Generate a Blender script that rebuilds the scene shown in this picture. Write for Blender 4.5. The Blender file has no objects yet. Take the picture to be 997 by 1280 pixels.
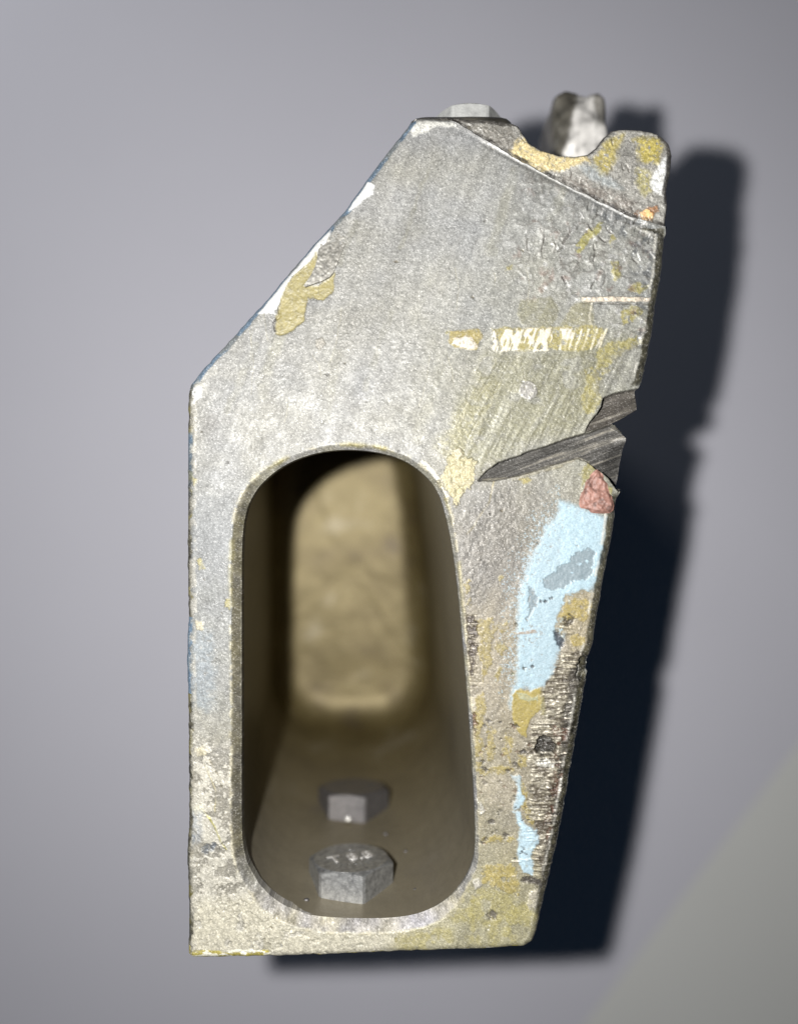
import bpy, math, random
import numpy as np
from mathutils import Vector, Matrix

# ------------------------------------------------------------------ units
U = 1e-4            # one unit of the drawings below = 0.1 mm
DEP = 1500.0        # height of the block above the surface (units)
HC = 974.0          # camera above the block's front face (units)
CX, CY = 498.5, 640.0

scene = bpy.context.scene
# ------------------------------------------------------------------ camera
cam_d = bpy.data.cameras.new('camera')
cam = bpy.data.objects.new('camera', cam_d)
scene.collection.objects.link(cam)
cam.location = (0, 0, (DEP + HC) * U)
cam.rotation_euler = (0, 0, 0)
cam_d.sensor_fit = 'VERTICAL'
cam_d.lens = 26.0
cam_d.sensor_height = 26.0 * 1280 / 974.0
cam_d.sensor_width = cam_d.sensor_height * 997 / 1280
cam_d.clip_start = 0.005
cam_d.clip_end = 20
cam_d.dof.use_dof = True
cam_d.dof.focus_distance = (HC + 6) * U
cam_d.dof.aperture_fstop = 6.8
scene.camera = cam

# ------------------------------------------------------------------ world (dim bluish room)
w = bpy.data.worlds.new('World'); scene.world = w; w.use_nodes = True
w.node_tree.nodes['Background'].inputs[0].default_value = (0.34, 0.60, 1.0, 1)
w.node_tree.nodes['Background'].inputs[1].default_value = 0.016

# ------------------------------------------------------------------ lamps
def lamp(name, kind, loc, power, color, size=None, target=None):
    d = bpy.data.lights.new(name, kind); d.energy = power; d.color = color
    if kind == 'AREA': d.shape = 'SQUARE'; d.size = size
    elif size is not None: d.shadow_soft_size = size
    o = bpy.data.objects.new(name, d); scene.collection.objects.link(o); o.location = loc
    if target is not None:
        o.rotation_euler = (Vector(target) - Vector(loc)).to_track_quat('-Z', 'Y').to_euler()
    return o
lamp('flash_lamp', 'POINT', (-0.0165, 0.0033, (DEP + HC) * U), 1.42, (1.0, 0.995, 0.985), 0.0016)
lamp('corner_fill', 'AREA', (-0.235, 0.285, 0.105), 0.16, (0.93, 0.96, 1.0), 0.10, target=(-0.08, 0.10, 0))  # added fill with no seen source, brightens the surface at upper left

scene.view_settings.view_transform = 'Standard'
scene.view_settings.look = 'None'
scene.view_settings.exposure = 0
scene.view_settings.gamma = 1
scene.view_settings.use_curve_mapping = False
scene.render.engine = 'CYCLES'

# ------------------------------------------------------------------ materials
def new_mat(name):
    m = bpy.data.materials.new(name); m.use_nodes = True
    nt = m.node_tree
    b = nt.nodes['Principled BSDF']
    return m, nt, b
def noise_node(nt, scale, detail=4, rough=0.6, coord=None):
    n = nt.nodes.new('ShaderNodeTexNoise'); n.inputs['Scale'].default_value = scale
    n.inputs['Detail'].default_value = detail; n.inputs['Roughness'].default_value = rough
    if coord is None:
        tc = nt.nodes.new('ShaderNodeTexCoord'); coord = tc.outputs['Object']
    nt.links.new(coord, n.inputs['Vector'])
    return n
def bump(nt, b, src, dist, strength=1.0):
    bp = nt.nodes.new('ShaderNodeBump'); bp.inputs['Distance'].default_value = dist
    bp.inputs['Strength'].default_value = strength
    nt.links.new(src, bp.inputs['Height']); nt.links.new(bp.outputs['Normal'], b.inputs['Normal'])
def ramp(nt, src, stops):
    r = nt.nodes.new('ShaderNodeValToRGB')
    while len(r.color_ramp.elements) < len(stops): r.color_ramp.elements.new(0.5)
    for e, (p, c) in zip(r.color_ramp.elements, stops):
        e.position = p; e.color = (*c, 1)
    nt.links.new(src, r.inputs[0])
    return r.outputs[0]

def painted_metal(name, bscale=5200, bdist=0.000009, var=0.28):
    """base colour, metalness and roughness come from the wear drawn into the mesh attributes"""
    m, nt, b = new_mat(name)
    a = nt.nodes.new('ShaderNodeAttribute'); a.attribute_name = 'wear_color'
    s = nt.nodes.new('ShaderNodeAttribute'); s.attribute_name = 'wear_surface'
    n = noise_node(nt, bscale, 5, 0.7)
    mr = nt.nodes.new('ShaderNodeMapRange')
    mr.inputs[1].default_value = 0.25; mr.inputs[2].default_value = 0.75
    mr.inputs[3].default_value = 1 - var; mr.inputs[4].default_value = 1 + var
    nt.links.new(n.outputs['Fac'], mr.inputs[0])
    mx = nt.nodes.new('ShaderNodeMix'); mx.data_type = 'RGBA'; mx.blend_type = 'MULTIPLY'
    mx.inputs[0].default_value = 1
    nt.links.new(a.outputs['Color'], mx.inputs[6]); nt.links.new(mr.outputs[0], mx.inputs[7])
    nt.links.new(mx.outputs[2], b.inputs['Base Color'])
    sp = nt.nodes.new('ShaderNodeSeparateColor'); nt.links.new(s.outputs['Color'], sp.inputs[0])
    nt.links.new(sp.outputs[0], b.inputs['Metallic']); nt.links.new(sp.outputs[1], b.inputs['Roughness'])
    bump(nt, b, n.outputs['Fac'], bdist)
    return m
M_PAINT = painted_metal('worn_painted_metal')

def simple(name, c1, c2, scale, rough, metal, bdist, detail=6):
    m, nt, b = new_mat(name)
    n = noise_node(nt, scale, detail, 0.65)
    nt.links.new(ramp(nt, n.outputs['Fac'], [(0.3, c1), (0.7, c2)]), b.inputs['Base Color'])
    b.inputs['Roughness'].default_value = rough; b.inputs['Metallic'].default_value = metal
    n2 = noise_node(nt, scale * 4, 4, 0.6)
    bump(nt, b, n2.outputs['Fac'], bdist)
    return m
M_BOLT = simple('galvanised_bolt', (0.15, 0.15, 0.15), (0.40, 0.40, 0.39), 1400, 0.42, 0.75, 0.00004)
M_BOLT_DULL = simple('dull_bolt', (0.085, 0.08, 0.08), (0.14, 0.132, 0.13), 1200, 0.48, 0.7, 0.00003)
M_BOLT_BRIGHT = simple('bright_bolt', (0.26, 0.26, 0.25), (0.46, 0.46, 0.44), 900, 0.5, 0.4, 0.00003)
M_MARK = simple('embossed_mark', (0.30, 0.29, 0.27), (0.46, 0.44, 0.42), 900, 0.45, 0.4, 0.00002)
M_BEAD = simple('bright_bead', (0.7, 0.68, 0.62), (0.85, 0.83, 0.8), 300, 0.25, 0.6, 0.00001)
M_LAYER = simple('pale_layer', (0.80, 0.785, 0.85), (0.83, 0.815, 0.88), 9, 0.75, 0, 0.00001)
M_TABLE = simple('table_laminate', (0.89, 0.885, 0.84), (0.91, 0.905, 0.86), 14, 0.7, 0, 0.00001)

# recess: chromated casting, olive-tan with grime
def recess_mat():
    m, nt, b = new_mat('olive_primer_inside')
    tc = nt.nodes.new('ShaderNodeTexCoord')
    n = noise_node(nt, 85, 6, 0.62, tc.outputs['Object'])
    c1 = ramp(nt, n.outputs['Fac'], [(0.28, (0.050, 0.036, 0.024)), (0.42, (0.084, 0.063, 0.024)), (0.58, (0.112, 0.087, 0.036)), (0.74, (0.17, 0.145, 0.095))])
    mp = nt.nodes.new('ShaderNodeMapping'); mp.inputs['Scale'].default_value = (1.0, 1.0, 0.25)
    nt.links.new(tc.outputs['Object'], mp.inputs[0])
    n3 = noise_node(nt, 900, 5, 0.7, mp.outputs[0])
    mr = nt.nodes.new('ShaderNodeMapRange'); mr.inputs[3].default_value = 0.85; mr.inputs[4].default_value = 1.15
    nt.links.new(n3.outputs['Fac'], mr.inputs[0])
    mx = nt.nodes.new('ShaderNodeMix'); mx.data_type = 'RGBA'; mx.blend_type = 'MULTIPLY'; mx.inputs[0].default_value = 1
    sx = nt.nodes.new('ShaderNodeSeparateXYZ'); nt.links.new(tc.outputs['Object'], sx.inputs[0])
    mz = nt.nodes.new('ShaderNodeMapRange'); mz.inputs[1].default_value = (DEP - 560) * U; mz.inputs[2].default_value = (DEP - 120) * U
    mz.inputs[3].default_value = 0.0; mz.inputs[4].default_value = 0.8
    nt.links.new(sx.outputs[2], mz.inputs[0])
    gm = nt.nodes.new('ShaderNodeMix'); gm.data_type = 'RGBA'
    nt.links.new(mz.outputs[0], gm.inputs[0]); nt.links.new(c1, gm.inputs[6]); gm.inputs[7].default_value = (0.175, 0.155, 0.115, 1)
    nt.links.new(gm.outputs[2], mx.inputs[6]); nt.links.new(mr.outputs[0], mx.inputs[7])
    nt.links.new(mx.outputs[2], b.inputs['Base Color'])
    b.inputs['Roughness'].default_value = 0.50; b.inputs['Metallic'].default_value = 0.5
    n2 = noise_node(nt, 160, 5, 0.55, tc.outputs['Object'])
    bump(nt, b, n2.outputs['Fac'], 0.00035)
    return m
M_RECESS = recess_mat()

# ------------------------------------------------------------------ object helpers
def link(name, me, mat, parent=None):
    o = bpy.data.objects.new(name, me); scene.collection.objects.link(o)
    if mat: me.materials.append(mat)
    if parent: o.parent = parent
    return o
def mesh_from(name, V, Fc, smooth=False):
    me = bpy.data.meshes.new(name); me.from_pydata([tuple(v) for v in V], [], Fc); me.update()
    if smooth: me.polygons.foreach_set('use_smooth', [True] * len(me.polygons))
    return me

# ------------------------------------------------------------------ numpy noise
def vnoise(X, Y, scale, seed):
    t = np.random.RandomState(seed).rand(257, 257).astype(np.float32)
    x = X / scale + seed * 7.31; y = Y / scale + seed * 3.77
    xi = np.floor(x).astype(np.int32); yi = np.floor(y).astype(np.int32)
    fx = (x - xi).astype(np.float32); fy = (y - yi).astype(np.float32)
    fx = fx * fx * (3 - 2 * fx); fy = fy * fy * (3 - 2 * fy)
    a = xi % 257; b = (xi + 1) % 257; c = yi % 257; d = (yi + 1) % 257
    return (t[c, a] * (1 - fx) + t[c, b] * fx) * (1 - fy) + (t[d, a] * (1 - fx) + t[d, b] * fx) * fy
def fbm(X, Y, scale, octv=3, seed=1, gain=0.55):
    s = 0; a = 1; tot = 0
    for i in range(octv):
        s = s + a * vnoise(X, Y, scale / 2 ** i, seed + i * 13); tot += a; a *= gain
    return s / tot - 0.5                      # about -0.35 .. 0.35
def sstep(a, b, x):
    t = np.clip((x - a) / (b - a), 0, 1); return t * t * (3 - 2 * t)

def inside(P, X, Y):
    c = np.zeros(X.shape, bool); n = len(P)
    for i in range(n):
        x1, y1 = P[i]; x2, y2 = P[(i + 1) % n]
        if y1 == y2: continue
        k = (Y >= min(y1, y2)) & (Y < max(y1, y2))
        xx = x1 + (Y - y1) * (x2 - x1) / (y2 - y1)
        c ^= k & (X < xx)
    return c
def dist_poly(P, X, Y, closed=True):
    d = np.full(X.shape, 1e9); n = len(P)
    for i in range(n if closed else n - 1):
        x1, y1 = P[i]; x2, y2 = P[(i + 1) % n]
        dx, dy = x2 - x1, y2 - y1; L = dx * dx + dy * dy + 1e-12
        t = np.clip(((X - x1) * dx + (Y - y1) * dy) / L, 0, 1)
        d = np.minimum(d, (X - x1 - t * dx) ** 2 + (Y - y1 - t * dy) ** 2)
    return np.sqrt(d)

def chaikin(P, n=2, closed=True):
    P = [np.array(p, float) for p in P]
    for _ in range(n):
        Q = []
        for i in range(len(P) if closed else len(P) - 1):
            a = P[i]; b = P[(i + 1) % len(P)]
            Q += [a * .75 + b * .25, a * .25 + b * .75]
        P = Q
    return np.array(P)
def subdiv(P, step, jit=0.0, seed=0, keep=None):
    rs = np.random.RandomState(seed); out = []
    P = np.array(P, float); n = len(P)
    for i in range(n):
        a, b = P[i], P[(i + 1) % n]; L = np.hypot(*(b - a)); k = max(1, int(L / step))
        nrm = np.array([-(b - a)[1], (b - a)[0]]) / (L + 1e-9)
        for j in range(k):
            out.append(a + (b - a) * j / k + nrm * (rs.rand() - .5) * 2 * jit)
    return np.array(out)

LX, LY = 333.0, 607.0
def alb(rgb, x, y, gain=1.0):
    """real base colour of a spot seen as rgb in the photo under the flash (one value per patch)"""
    g = 1.0 / (1 + ((x - LX) ** 2 + (y - LY) ** 2) / HC ** 2) ** 2
    c = np.array(rgb) / 255.0
    l = np.where(c <= 0.04045, c / 12.92, ((c + 0.055) / 1.055) ** 2.4)
    return np.clip(gain * l / (3.22 * g + 0.08), 0.004, 0.86)

class Field:
    """a worn face drawn as a relief: height, colour, metalness, roughness on a fine grid"""
    def __init__(s, outer, holes, step):
        s.outer = np.array(outer); s.holes = [np.array(h) for h in holes]
        x0, y0 = s.outer.min(0) - 2; x1, y1 = s.outer.max(0) + 2
        s.xs = np.arange(x0, x1, step); s.ys = np.arange(y0, y1, step); s.step = step
        s.X, s.Y = np.meshgrid(s.xs, s.ys)
        s.h = np.zeros(s.X.shape); s.c = np.zeros(s.X.shape + (3,)); s.m = np.zeros(s.X.shape); s.g = np.ones(s.X.shape); s.r = np.full(s.X.shape, .6)
        s.near = np.full(s.X.shape, 1e9); s.nx = s.X.copy(); s.ny = s.Y.copy(); s.nid = np.zeros(s.X.shape, int)
        s.dists = []; s.lim = None
        for k, P in enumerate([s.outer] + s.holes):
            R = 26 if k else 18
            D = np.full(s.X.shape, 99.0)
            for i in range(len(P)):
                xa, ya = P[i]; xb, yb = P[(i + 1) % len(P)]
                i0 = max(0, int((min(xa, xb) - R - x0) / step)); i1 = int((max(xa, xb) + R - x0) / step) + 2
                j0 = max(0, int((min(ya, yb) - R - y0) / step)); j1 = int((max(ya, yb) + R - y0) / step) + 2
                X = s.X[j0:j1, i0:i1]; Y = s.Y[j0:j1, i0:i1]
                dx, dy = xb - xa, yb - ya; L = dx * dx + dy * dy + 1e-12
                t = np.clip(((X - xa) * dx + (Y - ya) * dy) / L, 0, 1)
                px = xa + t * dx; py = ya + t * dy; d = np.hypot(X - px, Y - py)
                sub = D[j0:j1, i0:i1]; u = d < sub; sub[u] = d[u]
                nn = s.near[j0:j1, i0:i1]; u = d < nn
                nn[u] = d[u]; s.nx[j0:j1, i0:i1][u] = px[u]; s.ny[j0:j1, i0:i1][u] = py[u]; s.nid[j0:j1, i0:i1][u] = k
            s.dists.append(D)
    def win(s, P, pad):
        P = np.array(P); st = s.step
        i0 = max(0, int((P[:, 0].min() - pad - s.xs[0]) / st)); i1 = max(0, int((P[:, 0].max() + pad - s.xs[0]) / st) + 2)
        j0 = max(0, int((P[:, 1].min() - pad - s.ys[0]) / st)); j1 = max(0, int((P[:, 1].max() + pad - s.ys[0]) / st) + 2)
        return slice(j0, j1), slice(i0, i1)
    def mask(s, P, soft=1.0, warp=3.0, ws=10.0, seed=3):
        w = s.win(P, warp * 1.2 + soft * 2 + 3)
        X = s.X[w]; Y = s.Y[w]
        Xw = X + warp * 3.2 * fbm(X, Y, ws * 1.3, 4, seed, .72); Yw = Y + warp * 3.2 * fbm(X, Y, ws * 1.3, 4, seed + 50, .72)
        d = dist_poly(P, Xw, Yw); d = np.where(inside(P, Xw, Yw), d, -d)
        return w, sstep(-soft, soft, d), d
    def put(s, w, m, col=None, metal=None, rough=None, dh=None):
        m3 = m[..., None]
        if col is not None: s.c[w] = s.c[w] * (1 - m3) + np.array(col) * m3
        if metal is not None: s.m[w] = s.m[w] * (1 - m) + metal * m
        if rough is not None: s.r[w] = s.r[w] * (1 - m) + rough * m
        if dh is not None: s.h[w] = s.h[w] + dh * m
    def patch(s, P, rgb, soft=1.0, warp=3.0, ws=10.0, seed=3, amt=1.0, metal=0.0, rough=0.6, dh=0.25, gap=0.0, gs=5.0, var=0.12, thin=0.55):
        w, m, d = s.mask(P, soft, warp, ws, seed)
        X = s.X[w]; Y = s.Y[w]
        if gap > 0: m = m * sstep(-0.06, 0.06, fbm(X, Y, gs, 3, seed + 9) + (0.5 - gap) * 0.6)
        c = alb(rgb, *np.array(P).mean(0))
        v = 1 + var * 3 * fbm(X, Y, 6, 3, seed + 21)
        m = m * (1 - thin * sstep(.02, .2, fbm(X, Y, 4.5, 4, seed + 33, .8)))
        if s.lim is not None: m = m * s.lim[w]
        s.g[w] *= 1 - m * amt * (.75 if thin <= .3 else .15)
        s.put(w, m * amt, c * v[..., None], metal, rough, dh)
        return w, m
    def scratch(s, pts, width, rgb=None, amt=0.9, dh=-0.6, seed=5, warp=1.2, metal=0.4):
        w = s.win(pts, width + 6)
        X = s.X[w]; Y = s.Y[w]
        Xw = X + warp * 2.5 * fbm(X, Y, 12, 2, seed); Yw = Y + warp * 2.5 * fbm(X, Y, 12, 2, seed + 8)
        d = dist_poly(pts, Xw, Yw, closed=False)
        m = sstep(width, width * .35, d) * np.clip(0.75 + 1.6 * fbm(X, Y, 9, 2, seed + 4), 0, 1)
        s.put(w, m * amt, None if rgb is None else alb(rgb, *np.array(pts).mean(0)), metal, 0.5, dh)
    def build(s, name, mat, z0, wall, parent, hole_wall=15, clipmask=None, wall_rows=None):
        X, Y = s.X, s.Y; ny, nx = X.shape
        xc = (X[:-1, :-1] + X[1:, 1:]) / 2; yc = (Y[:-1, :-1] + Y[1:, 1:]) / 2
        ok = inside(s.outer, xc, yc)
        for h in s.holes: ok &= ~inside(h, xc, yc)
        # vertices touching both kept and dropped cells slide onto the outline
        cnt = np.zeros((ny, nx), int)
        for a in (0, 1):
            for b in (0, 1): cnt[a:ny - 1 + a, b:nx - 1 + b] += ok
        used = cnt > 0; edge = used & (cnt < 4)
        VX = np.where(edge, s.nx, X); VY = np.where(edge, s.ny, Y)
        idx = np.full((ny, nx), -1); idx[used] = np.arange(used.sum())
        wx = (VX[used] - CX) * U; wy = (CY - VY[used]) * U; wz = (z0 + s.h[used]) * U
        V = np.stack([wx, wy, wz], 1)
        jj, ii = np.nonzero(ok)
        q = np.stack([idx[jj, ii], idx[jj + 1, ii], idx[jj + 1, ii + 1], idx[jj, ii + 1]], 1)
        # boundary edges -> walls
        E = []
        pad = np.zeros((ny + 1, nx + 1), bool); pad[1:ny, 1:nx] = ok
        K = pad
        # cell (j,i) is K[j+1,i+1]
        jj, ii = np.nonzero(ok)
        def add(sel, a, b):
            E.append(np.stack([a[sel], b[sel]], 1))
        v00 = idx[jj, ii]; v10 = idx[jj + 1, ii]; v11 = idx[jj + 1, ii + 1]; v01 = idx[jj, ii + 1]
        add(~K[jj + 1, ii], v00, v10)      # left neighbour missing
        add(~K[jj + 2, ii + 1], v10, v11)  # below
        add(~K[jj + 1, ii + 2], v11, v01)
        add(~K[jj, ii + 1], v01, v00)
        E = np.concatenate(E)
        nid = s.nid[used]
        rows_outer = wall_rows or [0, 8, 30, 120, 400, wall]
        nb = len(V)
        cols = [s.c[used]]; srf = [np.stack([s.m[used], s.r[used]], 1)]
        Vs = [V]; Qs = [q]
        for kind in (0, 1):
            ek = E[(nid[E[:, 0]] > 0) == bool(kind)]
            if not len(ek): continue
            rows = rows_outer if kind == 0 else [0, hole_wall]
            vs = np.unique(ek); mp = np.full(len(V), -1); mp[vs] = np.arange(len(vs))
            zt = V[vs, 2]
            for r in rows:
                p = V[vs].copy(); p[:, 2] = zt - r * U
                if r == rows[-1] and kind == 0: p[:, 2] = (z0 - wall) * U
                Vs.append(p)
                cols.append(s.c[used][vs]); srf.append(np.stack([s.m[used][vs], s.r[used][vs]], 1))
            n = len(vs); a = mp[ek[:, 0]]; b = mp[ek[:, 1]]
            for r in range(len(rows) - 1):
                o0 = nb + r * n; o1 = o0 + n
                Qs.append(np.stack([o0 + b, o0 + a, o1 + a, o1 + b], 1))
            nb += n * len(rows)
        V = np.concatenate(Vs).astype(np.float32); Q = np.concatenate(Qs).astype(np.int32)
        me = bpy.data.meshes.new(name)
        me.vertices.add(len(V)); me.vertices.foreach_set('co', V.ravel())
        me.loops.add(Q.size); me.loops.foreach_set('vertex_index', Q.ravel())
        me.polygons.add(len(Q)); me.polygons.foreach_set('loop_start', np.arange(0, Q.size, 4, dtype=np.int32))
        me.polygons.foreach_set('use_smooth', np.ones(len(Q), bool))
        me.update(calc_edges=True); me.validate()
        C = np.concatenate(cols); S = np.concatenate(srf)
        A = me.attributes.new('wear_color', 'FLOAT_COLOR', 'POINT')
        A.data.foreach_set('color', np.concatenate([np.clip(C, 0.003, .9), np.ones((len(C), 1))], 1).astype(np.float32).ravel())
        B = me.attributes.new('wear_surface', 'FLOAT_COLOR', 'POINT')
        B.data.foreach_set('color', np.concatenate([np.clip(S, 0, 1), np.zeros((len(S), 1)), np.ones((len(S), 1))], 1).astype(np.float32).ravel())
        return link(name, me, mat, parent)

# ------------------------------------------------------------------ setting: tabletop and thin layer on it
def slab(name, pts, z1, z0, mat):
    n = len(pts)
    V = [(x, y, z0) for x, y in pts] + [(x, y, z1) for x, y in pts]
    Fc = [tuple(range(n))[::-1], tuple(range(n, 2 * n))] + [(i, (i + 1) % n, n + (i + 1) % n, n + i) for i in range(n)]
    return link(name, mesh_from(name, V, Fc), mat)
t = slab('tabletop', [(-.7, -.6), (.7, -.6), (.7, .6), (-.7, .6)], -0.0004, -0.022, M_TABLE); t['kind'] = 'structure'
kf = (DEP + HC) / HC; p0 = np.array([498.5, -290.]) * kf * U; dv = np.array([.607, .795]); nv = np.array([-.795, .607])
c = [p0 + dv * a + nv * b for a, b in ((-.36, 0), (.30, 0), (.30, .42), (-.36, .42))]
sh = slab('top_layer', [tuple(q) for q in c], 0.0, -0.0003, M_LAYER); sh['kind'] = 'structure'  # thin lilac-grey layer ending at a diagonal edge, greener tabletop beyond

# ------------------------------------------------------------------ the block
root = bpy.data.objects.new('cast_block', None); scene.collection.objects.link(root)
root.empty_display_size = 0.02
root['label'] = 'worn grey cast metal block with chipped paint, deep oblong recess holding two bolts'
root['category'] = 'metal block'

STEP = 0.8
outer = [(234,490),(237,480),(250,463),(280,431),(330,376),(385,311),(430,262),(470,206),(500,168),(513,151),(522,145),(560,147),
 (600,171),(640,195),(690,221),(740,246),(790,271),(831,283),(832,300),(828,340),(821,380),(816,420),(808,455),(804,476),(797,486),
 (797,512),(780,521),(765,529),(774,537),(784,547),(782,575),(779,600),(771,625),(768,660),(758,710),(749,760),(742,805),(737,820),(735,840),
 (727,890),(716,950),(706,1010),(696,1060),(688,1095),(680,1130),(672,1165),(666,1180),(655,1186),(600,1189),(500,1192),(400,1196),
 (300,1199),(240,1200),(234,1195),(235,1150),(234,1100),(232,1068),(235,1030),(234,900),(233,870),(232,820),(234,770),(233,700),(233,560)]
outer_s = subdiv(outer, 7, 0.55, 4)
hole = chaikin([(435,561),(400,564),(365,575),(335,594),(314,618),(303,647),(300,690),(300,800),(300,950),(300,1045),(304,1075),(317,1102),
 (340,1128),(368,1144),(400,1151),(440,1153),(490,1153),(527,1147),(557,1131),(579,1107),(592,1080),(595,1050),(592,980),(587,900),(581,830),
 (575,760),(567,690),(557,640),(546,610),(526,588),(500,572),(470,564)], 2)
F = Field(outer_s, [hole], STEP)
X, Y = F.X, F.Y
dO, dH = F.dists

# --- base casting colour: grey with warmer and cooler drifts
n1 = fbm(X, Y, 140, 3, 11); n2 = fbm(X, Y, 26, 4, 21)
def A(rgb, x, y): return alb(rgb, x, y)
base = np.zeros(X.shape + (3,)); wsum = np.zeros(X.shape)
for (x, y, rad, rgb) in [(500,250,150,(168,166,160)),(330,470,110,(170,168,160)),(480,470,110,(168,166,160)),(640,300,120,(168,168,163)),
        (760,330,80,(155,155,148)),(660,480,90,(160,157,135)),(262,700,60,(160,161,158)),(262,850,60,(158,158,153)),(262,1050,80,(182,175,155)),
        (400,1180,110,(182,177,158)),(600,1150,80,(166,160,128)),(620,850,70,(165,155,135)),(620,650,60,(138,132,122)),(620,1000,70,(170,162,140)),
        (690,1000,60,(135,126,108)),(760,250,50,(150,150,148))]:
    g = np.exp(-((X - x) ** 2 + (Y - y) ** 2) / (2 * rad * rad)) + 1e-9
    base += g[..., None] * A(rgb, x, y); wsum += g
base /= wsum[..., None]
n3 = fbm((X * .34 - Y * .94) / 22, (X * .94 + Y * .34), 7, 3, 23)
base *= (1 + 0.25 * n1 + 0.22 * n2 + 0.50 * n3)[..., None]
warm = fbm(X, Y, 45, 3, 77)
base *= 1 + warm[..., None] * np.array([0.08, 0.04, -0.12])
F.c[:] = base
F.m[:] = 0.16 + 0.4 * fbm(X, Y, 30, 3, 31); F.r[:] = 0.58 + 0.25 * fbm(X, Y, 12, 3, 41)
# cast grain
gr = fbm(X, Y, 3.6, 2, 5, 0.9); F.h += 0.5 * gr + 1.2 * fbm(X, Y, 70, 2, 8) + 0.5 * fbm(X, Y, 9, 2, 9)
spk = fbm(X, Y, 2.7, 2, 6, 0.9)
F.c *= 1.05

# --- diagonal wiping streaks over the middle right
ca, sa = math.cos(math.radians(62)), math.sin(math.radians(62))
al = X * ca - Y * sa; ac = X * sa + Y * ca
st = fbm(al / 14, ac / 1.0, 5.5, 3, 17)
zone = sstep(0, 60, X - 540) * sstep(385, 430, Y) * sstep(620, 540, Y)
F.c *= (1 + 0.9 * st * zone)[..., None]; F.h += 1.5 * st * zone
F.patch([(600,445),(700,440),(745,420),(790,425),(770,470),(735,500),(730,530),(650,560),(600,592),(560,560),(575,500)], (150,146,112), 10, 8, 40, 51, 0.62, 0.2, 0.5, gap=.25, gs=22)
F.patch([(545,560),(600,470),(625,480),(590,560),(575,600)], (158,150,95), 8, 6, 20, 52, 0.5, 0.2, 0.5, gap=.3, gs=9)
F.patch([(650,374),(690,371),(700,388),(690,408),(655,410),(645,392)], (150,146,116), 2, 2, 14, 53, 0.75, 0.1, 0.5)
F.patch([(715,378),(740,376),(742,405),(700,408)], (158,152,118), 2, 2, 14, 54, 0.7, 0.1, 0.5)
for k in range(34):      # fine slanted wipe marks
    rs = np.random.RandomState(900 + k); x = 570 + 200 * rs.rand(); y = 400 + 150 * rs.rand(); L = 14 + 40 * rs.rand()
    F.scratch([(x, y), (x - L * ca, y + L * sa)], 0.8 + .5 * rs.rand(), (205, 202, 185) if k % 3 else (120, 116, 90), .5, -.3, k)
F.scratch([(640,492),(618,530),(598,575)], 5, (190,188,172), .45, 0, 61, 3)
F.scratch([(706,470),(690,505),(660,545)], 4, (190,188,176), .45, 0, 62, 3)

for k in range(30):
    rs = np.random.RandomState(1600 + k); x = 300 + 420 * rs.rand(); y = 200 + 330 * rs.rand(); L = 30 + 80 * rs.rand(); a = math.radians(58 + 22 * rs.rand())
    if y < 620 - x: continue
    F.scratch([(x, y), (x - L * math.cos(a), y + L * math.sin(a))], 3 + 7 * rs.rand(), [(186,184,178),(140,138,132),(158,154,128)][k % 3], .26, 0, 1600 + k, 3, .3)
# --- struck strip with cream paint
F.patch([(562,413),(598,411),(604,418),(596,437),(568,436),(561,426)], (178,160,88), 1.2, 2, 8, 71, .95)
F.patch([(566,424),(578,420),(592,422),(598,434),(590,437),(575,434),(564,431)], (250,240,225), 1, 2.5, 6, 72, .95, dh=.8)
F.patch([(616,410),(660,409),(700,408),(742,406),(758,412),(748,430),(728,438),(690,437),(655,438),(625,436)], (180,166,88), 2, 3, 9, 73, .8, gap=.2)
w, m, d = F.mask([(617,414),(650,410),(688,410),(692,425),(684,439),(668,441),(655,436),(640,438),(620,441),(614,434)], 1, 2.5, 6, 74)
Xw, Yw = X[w], Y[w]
cells = fbm(Xw + Yw * .35, (Yw - Xw * .1) / 3.2, 3.4, 2, 76, .8) * 1.4 + .9 * fbm(Xw, Yw, 11, 2, 78)
F.put(w, m * sstep(-.16, .02, cells), alb((255,246,222), 650, 425), 0, .45, 1.0); F.g[w] *= 1 - .6 * m
for k, x in enumerate([702,708,714,722,731,741,752]):
    F.scratch([(x + 5, 412), (x - 3, 436)], 1.9, (250,240,210), .95, .5, 80 + k, .8, 0)
F.patch([(700,411),(714,410),(716,423),(703,424)], (252,244,226), 1, 2, 5, 88, .9)
F.scratch([(741,376),(736,395),(738,405)], 1.6, (225,218,195), .8, .3, 89)
F.scratch([(752,418),(745,434)], 1.6, (240,232,215), .9, .3, 90)
F.patch([(726,371),(770,371),(816,372),(816,377),(770,377),(740,377),(728,376)], (238,222,198), .8, .8, 8, 91, 1, dh=1.4)
F.scratch([(728,379),(815,380)], 1.4, (105,98,88), .8, -1.5, 92, .6)
# round spot
F.patch([(660 + 11 * math.cos(a), 488 + 11 * math.sin(a)) for a in np.linspace(0, 6.1, 20)], (188,184,178), 1.3, .8, 8, 95, .9, .25, .5, .6)

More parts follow.
